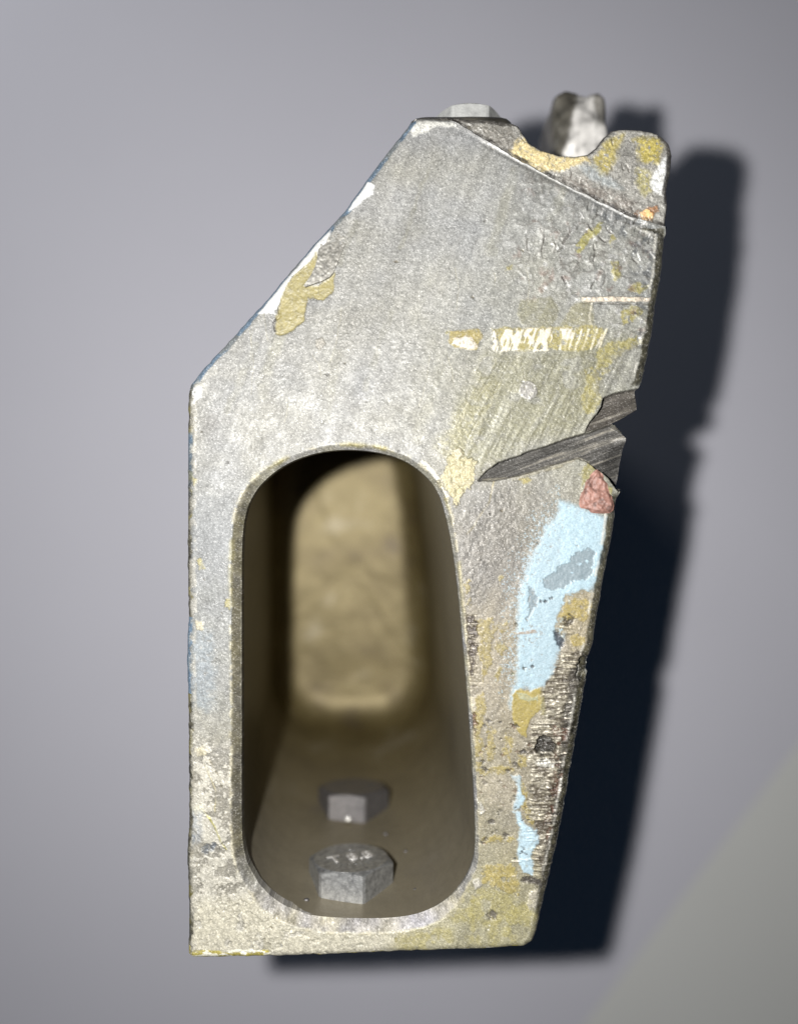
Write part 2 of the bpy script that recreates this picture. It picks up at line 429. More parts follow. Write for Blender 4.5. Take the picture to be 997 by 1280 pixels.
# --- yellow primer showing through
YEL = (166,156,94)
for k, P in enumerate([[(728,462),(752,456),(762,462),(745,480),(752,500),(738,520),(726,515),(724,498),(732,482)],
        [(745,440),(765,428),(795,420),(806,426),(790,436),(770,445),(758,462),(744,462)], [(775,385),(800,382),(806,388),(790,402),(778,405)],
        [(724,590),(735,578),(750,582),(746,600),(736,622),(728,612)], [(735,285),(752,278),(748,292),(736,302),(722,318),(716,312),(726,298)],
        [(632,335),(640,330),(638,338),(630,342)], [(762,330),(772,325),(776,345),(766,352)], [(758,606),(765,610),(764,636),(759,630)],
        [(783,360),(800,350),(812,360),(800,368)], [(762,292),(768,300),(760,306)], [(555,415),(562,412),(563,420)]]):
    F.patch(P, YEL if k != 4 else (170,162,90), 1.6, 3.5, 8, 110 + k, .85, 0, .5, .2, gap=.22, gs=7)
F.patch([(740,470),(765,440),(800,425),(806,450),(800,475),(770,485),(745,500)], (160,158,150), 5, 5, 10, 128, .5, .4, .4, gap=.4)
# --- bruised upper right corner
w, m, d = F.mask([(655,215),(820,285),(826,370),(812,440),(770,425),(760,380),(655,368),(640,300)], 14, 8, 40, 131)
Xw, Yw = X[w], Y[w]
rid = 1 - np.abs(fbm(Xw, Yw, 22, 3, 132)) * 6.5
F.put(w, m, None, dh=3.0 * fbm(Xw, Yw, 16, 3, 133) + 1.0 * np.clip(rid, 0, 1))
F.put(w, m * .5 * sstep(.72, 1, rid), alb((112,106,98), 740, 320))
F.put(w, m * .5 * sstep(.12, .3, fbm(Xw, Yw, 14, 3, 134)), alb((128,100,88), 740, 320))
F.put(w, m * .6 * sstep(.14, .26, fbm(Xw, Yw, 10, 3, 135)), alb((205,204,200), 740, 320), .4, .35)
w, m, d = F.mask([(700,228),(826,285),(830,330),(818,440),(800,470),(796,380),(780,300)], 6, 4, 20, 137)
F.put(w, m * .55 * sstep(-.08, .2, fbm(X[w], Y[w], 7, 3, 138)), alb((110,114,118), 800, 340), .5, .4, -1)
for k in range(26):
    rs = np.random.RandomState(40 + k); x = 700 + 115 * rs.rand(); y = 262 + 95 * rs.rand(); a = rs.rand() * 3
    F.scratch([(x, y), (x + 8 * math.cos(a), y + 10 * math.sin(a))], 1.6, (232,230,225) if k % 2 else (78,72,66), .8, -1.5 + 2.2 * (k % 2), 140 + k)
CR = [[(661,292),(657,305),(663,318),(660,330)],[(672,280),(682,292),(680,306),(676,318),(678,324)],[(746,335),(757,338),(753,352),(748,362)],
      [(716,285),(708,296),(702,308)],[(690,300),(696,309),(690,318)],[(732,322),(722,330),(716,345)]]
for k, p in enumerate(CR): F.scratch(chaikin(p, 2, False), 1.5, (100,92,84), .6, -1.4, 170 + k, 2.6); F.scratch(chaikin([(a - 3, b) for a, b in p], 2, False), 2.4, (205,202,194), .5, .8, 180 + k, 2.6)
# bright seam edge along the jaw
F.scratch([(562,149),(600,173),(640,197),(690,223),(740,248),(790,273)], 2.6, (205,203,198), .7, 0, 191, .6)
for k in range(15):
    F.scratch([(735 + 6 * k, 252 + 2.6 * k), (733 + 6 * k, 262 + 2.6 * k)], 1.5, (225,222,218) if k % 2 else (90,88,84), .7, -.9, 195 + k)

# --- white chips and yellow primer on the slanted edge
WH = (255, 255, 252)
F.scratch([(347,384),(350,394),(341,402),(344,414)], 1.6, (80,72,60), .95, -2, 204)
F.patch([(240,488),(246,478),(254,486),(252,496),(243,503),(239,508)], WH, 1, 1.5, 6, 205, 1, 0, .45, .5)
F.patch([(242,478),(262,455),(275,462),(258,478),(256,492)], (215,212,200), 4, 4, 10, 206, .7)
F.patch([(512,160),(522,150),(560,150),(575,160),(545,158),(528,166),(516,172)], (240,238,228), 2, 2, 8, 207, .85)
F.patch([(395,425),(402,422),(406,430),(400,438),(395,434)], (200,193,178), 1, 1, 6, 208, .8, dh=1.5)
F.patch([(252,520),(268,515),(275,530),(262,545),(250,540)], (150,146,140), 5, 3, 12, 209, .4)

# --- loose lumps of cream filler by the recess, and a painted lip highlight
w, m = F.patch([(560,574),(572,564),(576,572),(596,577),(592,598),(580,618),(569,634),(560,614),(548,600),(556,590)], (240,229,186), 1.2, 6, 7, 211, 1, 0, .6, 1.5, thin=.3)
F.h[w] += m * 8 * fbm(X[w], Y[w], 5, 3, 212)
F.patch([(566,562),(575,560),(578,570),(570,574)], (245,235,205), 1, 1.5, 5, 213, 1, dh=1)
F.scratch([(528,577),(542,590),(552,606),(558,620)], 4, (240,234,215), .9, .5, 214)  # highlight along the recess lip, painted into the colour
F.scratch([(618,602),(612,625),(600,645),(584,668)], 1.8, (185,172,128), .7, 0, 215)

# --- paints on the lower right limb
w, m, d = F.mask([(576,640),(640,600),(650,640),(640,700),(600,760),(578,760)], 10, 6, 20, 221)
F.put(w, m * .55, alb((122,118,112), 610, 680) * (1 + 1.6 * fbm(X[w], Y[w], 5, 3, 222))[..., None], .5, .45)
F.patch([(700,626),(728,636),(758,647),(753,690),(747,728),(738,742),(727,738),(716,752),(708,785),(698,812),(690,838),(690,852),(672,864),(655,858),(643,868),(637,885),(644,850),(648,800),(648,768),(652,728),(666,694),(682,664),(700,638)], (190,217,228), 5, 3, 12, 223, 1, 0, .5, .5, var=.04, thin=.12)
w, m, d = F.mask([(735,632),(712,640),(690,664),(672,700),(662,740),(660,800),(656,850),(690,850),(700,810),(735,735),(748,660)], 40, 4, 14, 224)
wn = np.random.RandomState(224).rand(*m.shape) - .5
pp = sstep(-.12, .12, (m - .40) * .8 + 1.25 * fbm(X[w], Y[w], 2.6, 3, 225, .9) + .3 * wn) * (X[w] < 700) * (d > -38)
F.put(w, pp * .85 * sstep(760, 745, X[w]), alb((188,212,222), 660, 720), 0, .55); F.g[w] *= 1 - .6 * pp
F.patch([(678,728),(690,716),(705,702),(722,689),(742,687),(742,712),(735,722),(715,727),(700,736),(690,740)], (146,163,170), .8, 5, 7, 226, 1, 0, .5, -.6, var=.03, thin=0)
F.patch([(663,734),(672,744),(669,760),(663,770),(660,782),(659,760)], (146,163,170), .8, 4, 6, 227, 1, 0, .5, -.6, var=.03, thin=0)
w, m, d = F.mask([(640,650),(700,625),(720,640),(690,700),(672,760),(690,830),(660,860),(636,860)], 12, 6, 14, 228)
F.put(w, m * .75 * sstep(.10, .22, fbm(X[w], Y[w], 4.5, 4, 229, .85)), alb((160,156,146), 660, 740), .1, .55, -.3)
for k, (x, y, r) in enumerate([(724,706,3),(733,702,3),(715,716,2)]):
    F.patch([(x - r, y), (x, y - r * .7), (x + r, y), (x, y + r * .7)], (195,222,234), .6, 1.5, 4, 230 + k, 1)
for k, (x, y, r, rgb) in enumerate([(645,781,3,(95,90,70)),(654,835,3,(110,110,105)),(665,833,3,(80,82,84)),(641,842,2.5,(110,112,80)),(671,678,1.6,(90,95,90)),(681,752,3,(70,74,80)),(688,748,2.5,(85,88,90)),(676,752,2,(90,95,100))]):
    F.patch([(x - r, y), (x, y - r), (x + r, y), (x, y + r)], rgb, .8, 2, 4, 235 + k, .9, .3, .5, -1)
F.patch([(650,789),(668,787),(671,791),(655,793),(645,792)], (175,152,128), .8, 1, 4, 245, .85)
# pocked lower right of the blue
F.patch([(706,745),(722,738),(748,738),(744,770),(738,805),(735,816),(712,814),(706,790),(698,800),(692,780)], (172,160,132), 2, 4, 10, 250, .95, .2, .5, -.5, gap=.08)
F.patch([(707,752),(716,745),(730,748),(740,752),(738,766),(728,778),(720,772),(706,778),(698,772)], (174,155,88), 1.5, 3, 8, 251, .95, gap=.15)
F.patch([(712,796),(722,793),(731,798),(730,808),(716,808)], (174,155,88), 1.2, 2, 6, 252, .95)
F.patch([(703,770),(712,765),(718,775),(712,783),(704,780)], (85,78,66), 1.2, 3, 5, 253, .85, .3, .5, -1.5, gap=.3)
F.patch([(690,788),(698,790),(705,802),(702,812),(694,806)], (72,78,88), 1.2, 3, 6, 254, .9, .4, .5, -1.5)
# yellow field
F.patch([(639,868),(650,860),(662,866),(676,858),(681,868),(676,886),(668,894),(660,905),(656,922),(647,916),(640,900)], (178,160,88), 1.2, 2, 8, 260, 1, 0, .5, .6, var=.1, thin=.25)
F.patch([(644,866),(656,867),(664,872),(672,868),(670,876),(650,874)], (178,182,150), 1, 2, 6, 261, .8)
F.patch([(676,868),(690,864),(695,885),(688,900),(676,892)], (165,156,112), 1.5, 3, 8, 262, .8, .2, .5, 1)

# chattered bare metal along the right edge (horizontal serrations)
P = [(700,818),(722,812),(738,822),(728,890),(716,950),(704,1020),(692,1075),(684,1110),(676,1098),(670,1070),(668,1040),(664,1015),(660,960),(656,930),(668,905),(680,892),(676,860),(690,840)]
w, m, d = F.mask(P, 3, 5, 14, 270)
Xw, Yw = X[w], Y[w]
ser = np.clip(5 * fbm(Xw / 5, Yw, 3.0, 3, 271, .8), -1, 1)
mix = sstep(-.5, .9, ser + 3.2 * fbm(Xw / 2, Yw, 7, 4, 273, .8) + .05)
cc = alb((108,99,84), 700, 960)[None, None] * (1 - mix[..., None]) + alb((178,170,150), 700, 960)[None, None] * mix[..., None]
F.c[w] = F.c[w] * (1 - m[..., None]) + cc * m[..., None]
F.m[w] = F.m[w] * (1 - m) + .25 * m; F.r[w] = F.r[w] * (1 - m) + .5 * m
F.h[w] += m * (.6 * ser + 2.5 * fbm(Xw, Yw, 7, 3, 274))
w, m, d = F.mask([(712,840),(736,826),(728,890),(716,950),(704,1020),(690,1085),(676,1150),(668,1140),(684,1060),(694,990),(700,930),(706,880)], 4, 4, 12, 275)
F.put(w, m * .75, alb((84,80,74), 710, 960) * (1 + 2.2 * fbm(X[w], Y[w] * 3, 8, 3, 276))[..., None], .5, .45, -2)
for k, P in enumerate([[(724,822),(737,820),(735,838),(728,850),(720,846)], [(672,926),(680,920),(692,924),(696,938),(690,946),(674,944),(668,938)]]):
    w, m, d = F.mask(P, 1.5, 2.5, 8, 280 + k)
    F.put(w, m, alb((74,70,62), *np.array(P).mean(0)) * (1 + .8 * fbm(X[w], Y[w], 6, 3, 282))[..., None], .3, .5, -9)
F.patch([(668,952),(680,948),(694,954),(690,960),(672,958)], (246,242,228), 1, 2, 5, 284, .95, .4, .35, .5)
w, m, d = F.mask([(690,910),(712,900),(706,960),(694,1010),(686,1060),(676,1050),(690,990),(694,940)], 4, 6, 9, 285)
F.put(w, m * .8 * sstep(-.02, .12, fbm(X[w], Y[w], 6, 3, 286)), alb((98,64,44), 695, 970), .1, .6, -1.5)
for k in range(46):
    rs = np.random.RandomState(300 + k); y = 835 + 260 * rs.rand(); x = 728 - (y - 840) * .19 - 44 * rs.rand(); L = 5 + 16 * rs.rand()
    F.scratch([(x, y), (x + L, y - 1 + 2 * rs.rand())], 1.3, (245,236,215) if k % 3 else (55,46,38), .85, 1.2 if k % 3 else -1.5, 300 + k)
# chatter lines near the blue/beige islands
for k, (x0, x1, y0, y1) in enumerate([(704,724,816,838),(664,692,906,918),(664,676,1056,1098),(658,682,1000,1030),(700,716,780,800)]):
    for q in range(int((y1 - y0) / 3.4)):
        F.scratch([(x0, y0 + 3.4 * q), (x1 - 3 * (q % 2), y0 + 3.4 * q + 1)], 1.1, (240,230,200) if q % 2 else (95,86,66), .8, .8 if q % 2 else -1, 350 + 12 * k + q)

# --- inner column between recess and blue paint
for k, P in enumerate([[(590,775),(612,770),(622,780),(616,800),(612,830),(604,850),(598,820),(600,795)], [(594,870),(606,868),(606,890),(600,920),(606,940),(600,965),(594,940),(590,900)],
        [(618,850),(628,838),(624,832),(616,845)], [(596,960),(640,958),(644,966),(600,968)], [(610,905),(618,910),(616,950),(606,952)], [(632,915),(640,925),(636,955),(630,940)],
        [(600,1046),(640,1044),(646,1050),(625,1054),(606,1052)], [(648,975),(656,985),(656,1010),(660,1020),(670,1028),(666,1032),(652,1018),(648,1000)], [(602,1085),(640,1078),(646,1086),(650,1120),(620,1110),(600,1104)],
        [(655,1040),(664,1050),(660,1090),(655,1070)], [(645,945),(655,940),(658,955),(648,960)], [(622,782),(630,776),(634,784),(626,790)], [(582,755),(590,748),(588,760)], [(620,800),(630,812),(628,822),(620,818)],
        [(622,724),(630,716),(632,726),(624,730)], [(580,728),(588,722),(586,738),(580,742)]]):
    F.patch(P, (172,155,88), 1.5, 5, 8, 400 + k, .8, 0, .55, .4, gap=.2, gs=6)
for k, P in enumerate([[(583,768),(592,770),(597,788),(590,812),(584,800)], [(588,800),(596,808),(594,838),(588,845),(585,825)], [(586,890),(594,892),(596,906),(588,910)], [(588,905),(596,912),(593,922),(586,918)]]):
    F.patch(P, (92,82,76) if k < 2 else (98,62,42), 1.2, 3, 5, 430 + k, .9, .3, .5, -2.5, gap=.15)
for k in range(20):
    F.scratch([(571 + (k % 4), 765 + 5.2 * k), (590 + (k * 7) % 12, 764 + 5.2 * k)], 1.3, (222,212,190) if k % 2 else (110,98,84), .6, -.8, 440 + k)
F.patch([(578,872),(594,872),(594,888),(582,889)], (215,206,185), 2, 2, 6, 438, .8)
for k in range(60):
    rs = np.random.RandomState(500 + k); x = 600 + 62 * rs.rand(); y = 900 + 155 * rs.rand(); r = 1.2 + 2.2 * rs.rand() ** 2
    F.patch([(x - r * 1.6, y), (x, y - r), (x + r * 1.5, y + r * .4), (x, y + r)], (78,72,66) if k % 3 else (112,84,60), .7, 1.6, 4, 500 + k, .8, .2, .5, -1.2)
F.patch([(594,998),(602,1004),(606,1014),(600,1020),(594,1014)], (255,250,235), 1, 1.5, 4, 561, .9, .5, .3, 2)
# lower blue islands
F.patch([(640,968),(649,968),(651,985),(655,1000),(650,1008),(640,1014),(644,1000),(648,985)], (188,212,222), 1.5, 2.5, 6, 565, 1, 0, .5, .6, thin=.3)
F.patch([(640,1014),(650,1016),(656,1030),(664,1036),(671,1038),(673,1050),(666,1062),(664,1075),(668,1094),(652,1090),(646,1070),(648,1050),(650,1035)], (188,212,222), 1.8, 2.5, 6, 566, 1, 0, .5, .6, thin=.3)
F.patch([(600,972),(648,970),(640,1012),(604,1000)], (186,176,156), 6, 4, 10, 567, .5)
for k in range(14):
    rs = np.random.RandomState(570 + k); x = 640 + 26 * rs.rand(); y = 985 + 90 * rs.rand()
    F.patch([(x - 2, y), (x, y - 1.6), (x + 2, y), (x, y + 1.6)], (70,74,74), .7, 1.6, 3, 570 + k, .85, .2, .5, -1)
# foot: yellowish smears, dark gouge, pit
for k, P in enumerate([[(560,1122),(600,1108),(640,1118),(650,1140),(610,1160),(560,1150)], [(630,1140),(666,1118),(668,1150),(660,1175),(630,1176)], [(585,1120),(600,1118),(600,1180),(586,1182)], [(480,1168),(560,1160),(570,1186),(480,1190)], [(610,1150),(625,1145),(622,1184),(610,1184)]]):
    F.patch(P, (166,156,96), 5, 6, 18, 590 + k, .6, 0, .55, gap=.3, gs=14)
F.patch([(608,1142),(615,1138),(622,1142),(620,1150),(612,1150)], (118,112,104), 1.5, 1.5, 5, 597, .9, .3, .5, -3)
F.patch([(656,1096),(676,1100),(680,1110),(666,1106),(650,1102)], (92,86,80), 1.5, 2.5, 6, 598, .9, .4, .5, -2)
F.patch([(660,1118),(672,1110),(672,1134),(660,1136)], (228,220,200), 1.5, 3, 5, 599, .8, .5, .35, 1, gap=.3)
F.patch([(590,1100),(598,1097),(602,1106),(594,1112)], (205,200,190), 1.5, 1, 4, 600, .8, dh=2)

# --- cream scale on the lower left
def scale_zone(P, rgb, seed, thr, gs):
    w, m, d = F.mask(P, 14, 8, 30, seed)
    n = fbm(X[w], Y[w], gs, 4, seed + 1, .7)
    F.put(w, m * sstep(thr - .035, thr + .035, n), alb(rgb, *np.array(P).mean(0)) * (1 + .5 * fbm(X[w], Y[w], 3, 2, seed + 2))[..., None], 0, .6, 1.0)
w, m, d = F.mask([(238,930),(298,930),(298,1060),(330,1130),(300,1185),(238,1185)], 14, 6, 20, 610)
F.put(w, m * .5, alb((140,137,132), 265, 1060), .3, .5)
scale_zone([(236,930),(298,940),(300,1060),(330,1130),(400,1165),(400,1196),(236,1196)], (198,193,178), 611, -.02, 15)
scale_zone([(236,1130),(330,1120),(400,1160),(500,1160),(480,1196),(236,1196)], (196,190,170), 615, -.16, 15)
for k, P in enumerate([[(238,1032),(246,1040),(240,1055)], [(252,1060),(268,1052),(272,1058),(258,1068),(250,1066)]]):
    F.patch(P, (96,104,114), 1.5, 3, 5, 620 + k, .8, .2, .5, -1)
F.scratch([(253,1010),(262,1022),(270,1036),(277,1052),(283,1060)], 1.6, (188,180,100), .9, .6, 622)
F.scratch([(256,955),(264,972),(270,990),(269,1014)], 1.2, (218,206,160), .8, .5, 623)
F.scratch([(262,950),(272,968),(277,985)], 1.2, (150,140,110), .7, -.8, 624)
F.patch([(240,1008),(252,1005),(256,1016),(244,1018)], (235,230,205), 1.5, 2, 6, 625, .9)
# bluish grey bloom on the left limb
F.patch([(240,780),(268,790),(270,860),(262,890),(240,880)], (166,178,186), 8, 6, 12, 630, .55, 0, .6, gap=.25, gs=9)
F.patch([(236,1010),(252,1014),(250,1050),(238,1060)], (172,178,184), 5, 4, 10, 631, .6)
F.patch([(242,620),(285,618),(286,690),(243,690)], (154,156,156), 10, 4, 12, 632, .5)
for k, P in enumerate([[(246,700),(252,698),(256,710),(248,712)], [(244,776),(254,778),(254,788),(246,788)], [(282,750),(288,748),(288,762),(281,758)], [(244,935),(254,932),(258,942),(246,946)], [(240,595),(246,600),(242,608)]]):
    F.patch(P, (225,214,180) if k % 2 else (198,186,120), 1.2, 2, 4, 640 + k, .9, dh=.8)
for k in range(120):      # scattered dark specks and bright nicks
    rs = np.random.RandomState(700 + k)
    x = 245 + 540 * rs.rand(); y = 170 + 1000 * rs.rand(); r = .9 + 1.5 * rs.rand() ** 3
    F.patch([(x - r * (1 + rs.rand()), y), (x, y - r), (x + r, y), (x + r * .3, y + r)], [(92,88,82),(120,108,80),(225,222,212)][k % 3], .7, 1.2, 3, 700 + k, .75, .2, .5, -1.0)
for k in range(40):       # long faint handling scratches
    rs = np.random.RandomState(830 + k); x = 260 + 400 * rs.rand(); y = 200 + 340 * rs.rand(); a = math.radians(60 + 50 * rs.rand()); L = 20 + 90 * rs.rand()
    F.scratch([(x, y), (x + L * .5 * math.cos(a) + 3, y + L * .5 * math.sin(a)), (x + L * math.cos(a), y + L * math.sin(a))], .8, (195,188,160) if k % 2 else (135,132,124), .45, -.35, 830 + k)

# --- lip of the recess (chamfer) : wider at left and bottom
wl = 6 + 5.5 * sstep(360, 300, X) + 8.0 * sstep(1100, 1155, Y) - 2.0 * sstep(560, 585, X) * sstep(1080, 1040, Y)
wl = wl * (1 + .35 * fbm(X, Y, 14, 3, 900))
lip = np.clip(1 - dH / wl, 0, 1)
F.h -= 8.0 * lip ** 1.15 * (wl / 9)
lm = sstep(0.0, .18, lip)
lc = np.zeros_like(F.c); left = sstep(345, 300, X) * sstep(1110, 1060, Y); bot = sstep(1095, 1140, Y)
lc[:] = alb((168,165,155), 560, 700)
lc = lc * (1 - left[..., None]) + alb((138,132,112), 295, 800) * left[..., None]
lc = lc * (1 - bot[..., None]) + alb((186,180,168), 440, 1160, .8) * bot[..., None]
lc *= (1 + .9 * fbm(X, Y, 9, 3, 901) + .4 * fbm(X, Y, 2.5, 2, 902))[..., None]
lc = lc * (1 + fbm(X, Y, 25, 3, 905)[..., None] * np.array([.15, .08, -.4]))
F.c = F.c * (1 - lm[..., None]) + lc * lm[..., None]
F.m = F.m * (1 - lm) + .15 * lm
rimband = np.exp(-((dH - wl) / 2.0) ** 2) * sstep(-.05, .12, fbm(X, Y, 10, 3, 903))
F.c = F.c * (1 - .65 * rimband[..., None]) + (.65 * rimband)[..., None] * alb((226,216,182), 400, 900)
yb = np.exp(-((dH - wl) / 3.0) ** 2) * sstep(.0, .15, fbm(X, Y, 30, 3, 904)) * sstep(900, 560, Y)
F.c = F.c * (1 - .8 * yb[..., None]) + (.8 * yb)[..., None] * alb((176,164,96), 400, 700)

# --- saw cuts
K2 = [(597,601),(604,592),(622,579),(680,558),(720,545),(738,540),(764,530),(774,536),(786,546),(784,575),(781,600),(774,615),(768,608),(762,600),(752,590),(745,586),(735,578),(722,573),(700,579),(670,588),(640,597),(615,601)]
K1 = [(753,498),(770,491),(800,485),(800,513),(780,521),(764,531),(750,535),(731,541),(737,528),(746,518),(751,508)]
lower = [(597,604),(640,599),(670,590),(700,581),(722,574),(740,575),(790,548)]
for k, (P, tone, low) in enumerate([(K2, (126,123,118), lower), (K1, (112,106,98), [(731,543),(764,532),(800,515)])]):
    w, m, d = F.mask(P, .9, .9, 9, 950 + k)
    Xw, Yw = X[w], Y[w]
    dl = dist_poly(low, Xw, Yw, closed=False)
    dd = 0.62 * np.clip(dl, 0, 26) if k == 0 else 0.45 * np.clip(dl, 0, 24)
    side = sstep(738, 770, Xw) * (Yw > 548) if k == 0 else 0
    ang = math.radians(-20 if k == 0 else -22)
    al_ = Xw * math.cos(ang) + Yw * math.sin(ang); ac_ = -Xw * math.sin(ang) + Yw * math.cos(ang)
    sk = fbm(al_ / 30, ac_, 2.2, 3, 955 + k, .9)
    br = sstep(.08, .3, sk + .12 * fbm(Xw, Yw, 10, 2, 957))
    tc = alb(tone, 700, 570)[None, None] * (1 + 1.8 * sk[..., None])
    tc = tc * (1 - br[..., None]) + alb((214,206,190), 700, 570)[None, None] * br[..., None] * .8
    edge_dark = sstep(4.0, .5, d) * (Yw < 0)  # none: the wall of the cut is real
    F.c[w] = F.c[w] * (1 - m[..., None]) + tc * m[..., None]
    F.m[w] = F.m[w] * (1 - m) + .35 * m; F.r[w] = F.r[w] * (1 - m) + .42 * m
    hh = -3 - dd + 1.5 * sk
    if k == 0: hh = hh - 10 * sstep(755, 784, Xw) * sstep(545, 560, Yw)
    F.h[w] = F.h[w] * (1 - m) + hh * m
F.scratch([(604,601),(640,597),(670,588),(700,579),(722,573),(736,577)], 2.0, (196,188,166), .75, .8, 962, 1.5)
# bright burr under the lower cut
F.scratch([(640,600),(672,591),(702,582)], 2.2, (175,166,138), .7, 1, 960)
F.patch([(648,600),(658,596),(664,600),(654,606)], (180,164,80), 1.5, 1.5, 5, 961, .85)

# --- outer edge: rounded over, blue and dark paint on the flank of it
bv = 10.0 + 2.5 * fbm(X, Y, 20, 3, 970) + 3.5 * sstep(640, 760, X)
e = np.clip(1 - dO / bv, 0, 1)
rr = 10.0
seamside = sstep(0, 10, (X - 560)) * (Y < 300) * sstep(12, 4, np.abs((Y - 147) - (X - 560) * .503))
leftside = sstep(262, 250, X) * (Y > 470) * (Y < 1190); slant = (Y < 480) * (X < 520)
e = e * (1 - .75 * seamside) * (1 - .6 * sstep(478, 486, Y) * sstep(622, 612, Y) * (X > 700))
F.h -= rr * (1 - np.sqrt(np.clip(1 - e ** 2, 0, 1)))
em = sstep(.30, .50, e + .9 * fbm(X, Y, 8, 3, 971))
blue = alb((132,156,178), 300, 500, 1.0); dark = alb((112,108,92), 300, 800, .9); yell = alb((160,150,90), 300, 800, .8)
nv1 = fbm(X * 0, Y, 60, 3, 972); bl = sstep(-.03, .03, nv1 + .1) * sstep(640, 520, Y) + ((Y > 772) & (Y < 868))
bl = np.clip(bl, 0, 1)
lcol = dark[None, None] * (1 + 2.4 * fbm(X, Y, 6, 3, 973))[..., None]
ym = sstep(.05, .15, fbm(X, Y, 18, 2, 974))[..., None]; lcol = lcol * (1 - ym) + yell * ym
lcol = lcol * (1 - bl[..., None]) + blue * bl[..., None]
scol = blue[None, None] * (1 + .5 * fbm(X, Y, 10, 3, 975))[..., None]
sg = .8 * sstep(.06, .14, fbm(X, Y, 30, 3, 976))[..., None]; scol = scol * (1 - sg) + alb((150,152,148), 350, 380) * sg
a = (em * leftside)[..., None]; F.c = F.c * (1 - a) + lcol * a
a = (sstep(.12, .35, e + .25 * fbm(X, Y, 14, 3, 983)) * slant)[..., None]; F.c = F.c * (1 - a) + scol * a
# right flank: greenish/dark bare edge
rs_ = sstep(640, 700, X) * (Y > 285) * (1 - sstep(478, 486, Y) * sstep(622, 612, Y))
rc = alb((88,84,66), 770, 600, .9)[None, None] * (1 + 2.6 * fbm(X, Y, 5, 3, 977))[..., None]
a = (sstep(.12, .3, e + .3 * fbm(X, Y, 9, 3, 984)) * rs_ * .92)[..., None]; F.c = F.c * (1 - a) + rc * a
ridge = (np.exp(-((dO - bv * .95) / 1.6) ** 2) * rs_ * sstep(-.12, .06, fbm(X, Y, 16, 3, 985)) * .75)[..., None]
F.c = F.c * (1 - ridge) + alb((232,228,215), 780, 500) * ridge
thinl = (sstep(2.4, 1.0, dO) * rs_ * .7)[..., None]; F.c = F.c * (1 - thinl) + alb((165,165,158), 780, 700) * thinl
# bottom edge: bright yellow and white nicks
bs = (Y > 1182) & (X < 660) & (Y > 1180)
bc = np.where((fbm(X, Y * 2, 9, 3, 978) > .04)[..., None], alb((250,246,225), 300, 1190), alb((190,176,84), 300, 1190))
a = ((dO < 13) * (dO > 2) * (Y > 1180) * sstep(380, 330, X) * sstep(-.1, 0, fbm(X / 4, Y, 8, 2, 979)) * .9 * (X > 240))[..., None]
F.c = F.c * (1 - a) + bc * a
a = ((dO < 4) * bs * sstep(.0, .1, fbm(X, Y, 7, 3, 980)) * .8)[..., None]
F.c = F.c * (1 - a) + bc * a
hi = (sstep(5.5, 3.5, np.abs(dO - 8)) * leftside * sstep(-.1, .05, fbm(X, Y, 12, 3, 981)) * .55)[..., None]
F.c = F.c * (1 - hi) + alb((215,210,195), 245, 800) * hi
F.m = F.m * (1 - em * .6)

F.lim = sstep(2.6, 4.6, dO + 2 * fbm(X, Y, 9, 3, 990))
F.patch([(434,256),(446,240),(458,226),(468,232),(467,243),(458,246),(450,253),(436,264)], WH, 1.2, 1.6, 8, 201, 1, 0, .45, .8, thin=0)
F.patch([(322,393),(346,362),(372,330),(396,300),(414,283),(414,292),(400,314),(386,330),(366,345),(354,372),(343,392),(334,392)], WH, 1.2, 1.4, 8, 202, 1, 0, .45, .8, thin=0)
F.patch([(343,418),(344,398),(352,372),(362,348),(386,328),(397,314),(400,330),(392,344),(380,356),(398,358),(412,346),(418,340),(416,364),(402,376),(386,372),(382,384),(381,402),(366,414),(350,421)], (186,172,108), 1.5, 2.0, 10, 203, .95, 0, .5, -1.2, thin=.25)
F.lim = None
def grain(Q, amt, seed):
    X, Y = Q.X, Q.Y
    rs = np.random.RandomState(seed)
    wn = rs.rand(*X.shape) - .5
    g = amt * (.8 * fbm(X, Y, 2.2, 2, seed + 1, .9) + .25 * fbm(X, Y, 6, 3, seed + 2, .8) + .6 * wn)
    lum = Q.c.mean(2); g = g * Q.g
    Q.c *= (1 + g)[..., None]
    fl = np.clip(wn - .42, 0, 1) * 10 * amt * Q.g * (lum < .42)
    Q.c += fl[..., None] * np.array([.30, .29, .28])
grain(F, .85, 1500)
body = F.build('body', M_PAINT, DEP, DEP, root)

# ------------------------------------------------------------------ jaw plate at the top right
jo = [(512,153),(519,144),(530,138),(560,137),(600,139),(638,143),(650,148),(656,158),(664,170),(678,180),(700,186),(720,188),(738,185),(748,177),
      (758,164),(768,155),(790,153),(815,156),(832,161),(842,172),(846,186),(844,208),(839,232),(840,252),(835,286),(826,287),(790,277),(740,252),(690,227),(640,201),(600,177),(560,154),(535,151)]
J = Field(subdiv(jo, 5, .35, 9), [], STEP)
X, Y = J.X, J.Y
J.c[:] = (alb((166,163,155), 760, 220)[None, None] * (1 + .8 * fbm(X, Y, 22, 4, 1001) + .5 * fbm(X, Y, 3, 2, 1002))[..., None])
J.m[:] = .15; J.r[:] = .5
J.h += 3.0 * fbm(X, Y, 14, 3, 1003) + 1.8 * fbm(X, Y, 4, 3, 1004)
J.patch([(560,150),(640,150),(650,175),(640,200),(590,170)], (140,134,124), 5, 4, 12, 1005, .7, .3, .5, gap=.2)
J.patch([(648,172),(655,166),(672,182),(700,190),(735,190),(740,198),(700,208),(672,215),(650,205),(638,195)], (226,206,150), 3, 4, 9, 1006, .95, 0, .55, 1, gap=.05)
J.patch([(748,190),(765,165),(782,160),(776,182),(768,206),(756,215),(745,205)], (182,166,88), 5, 4, 12, 1007, .85, gap=.2)
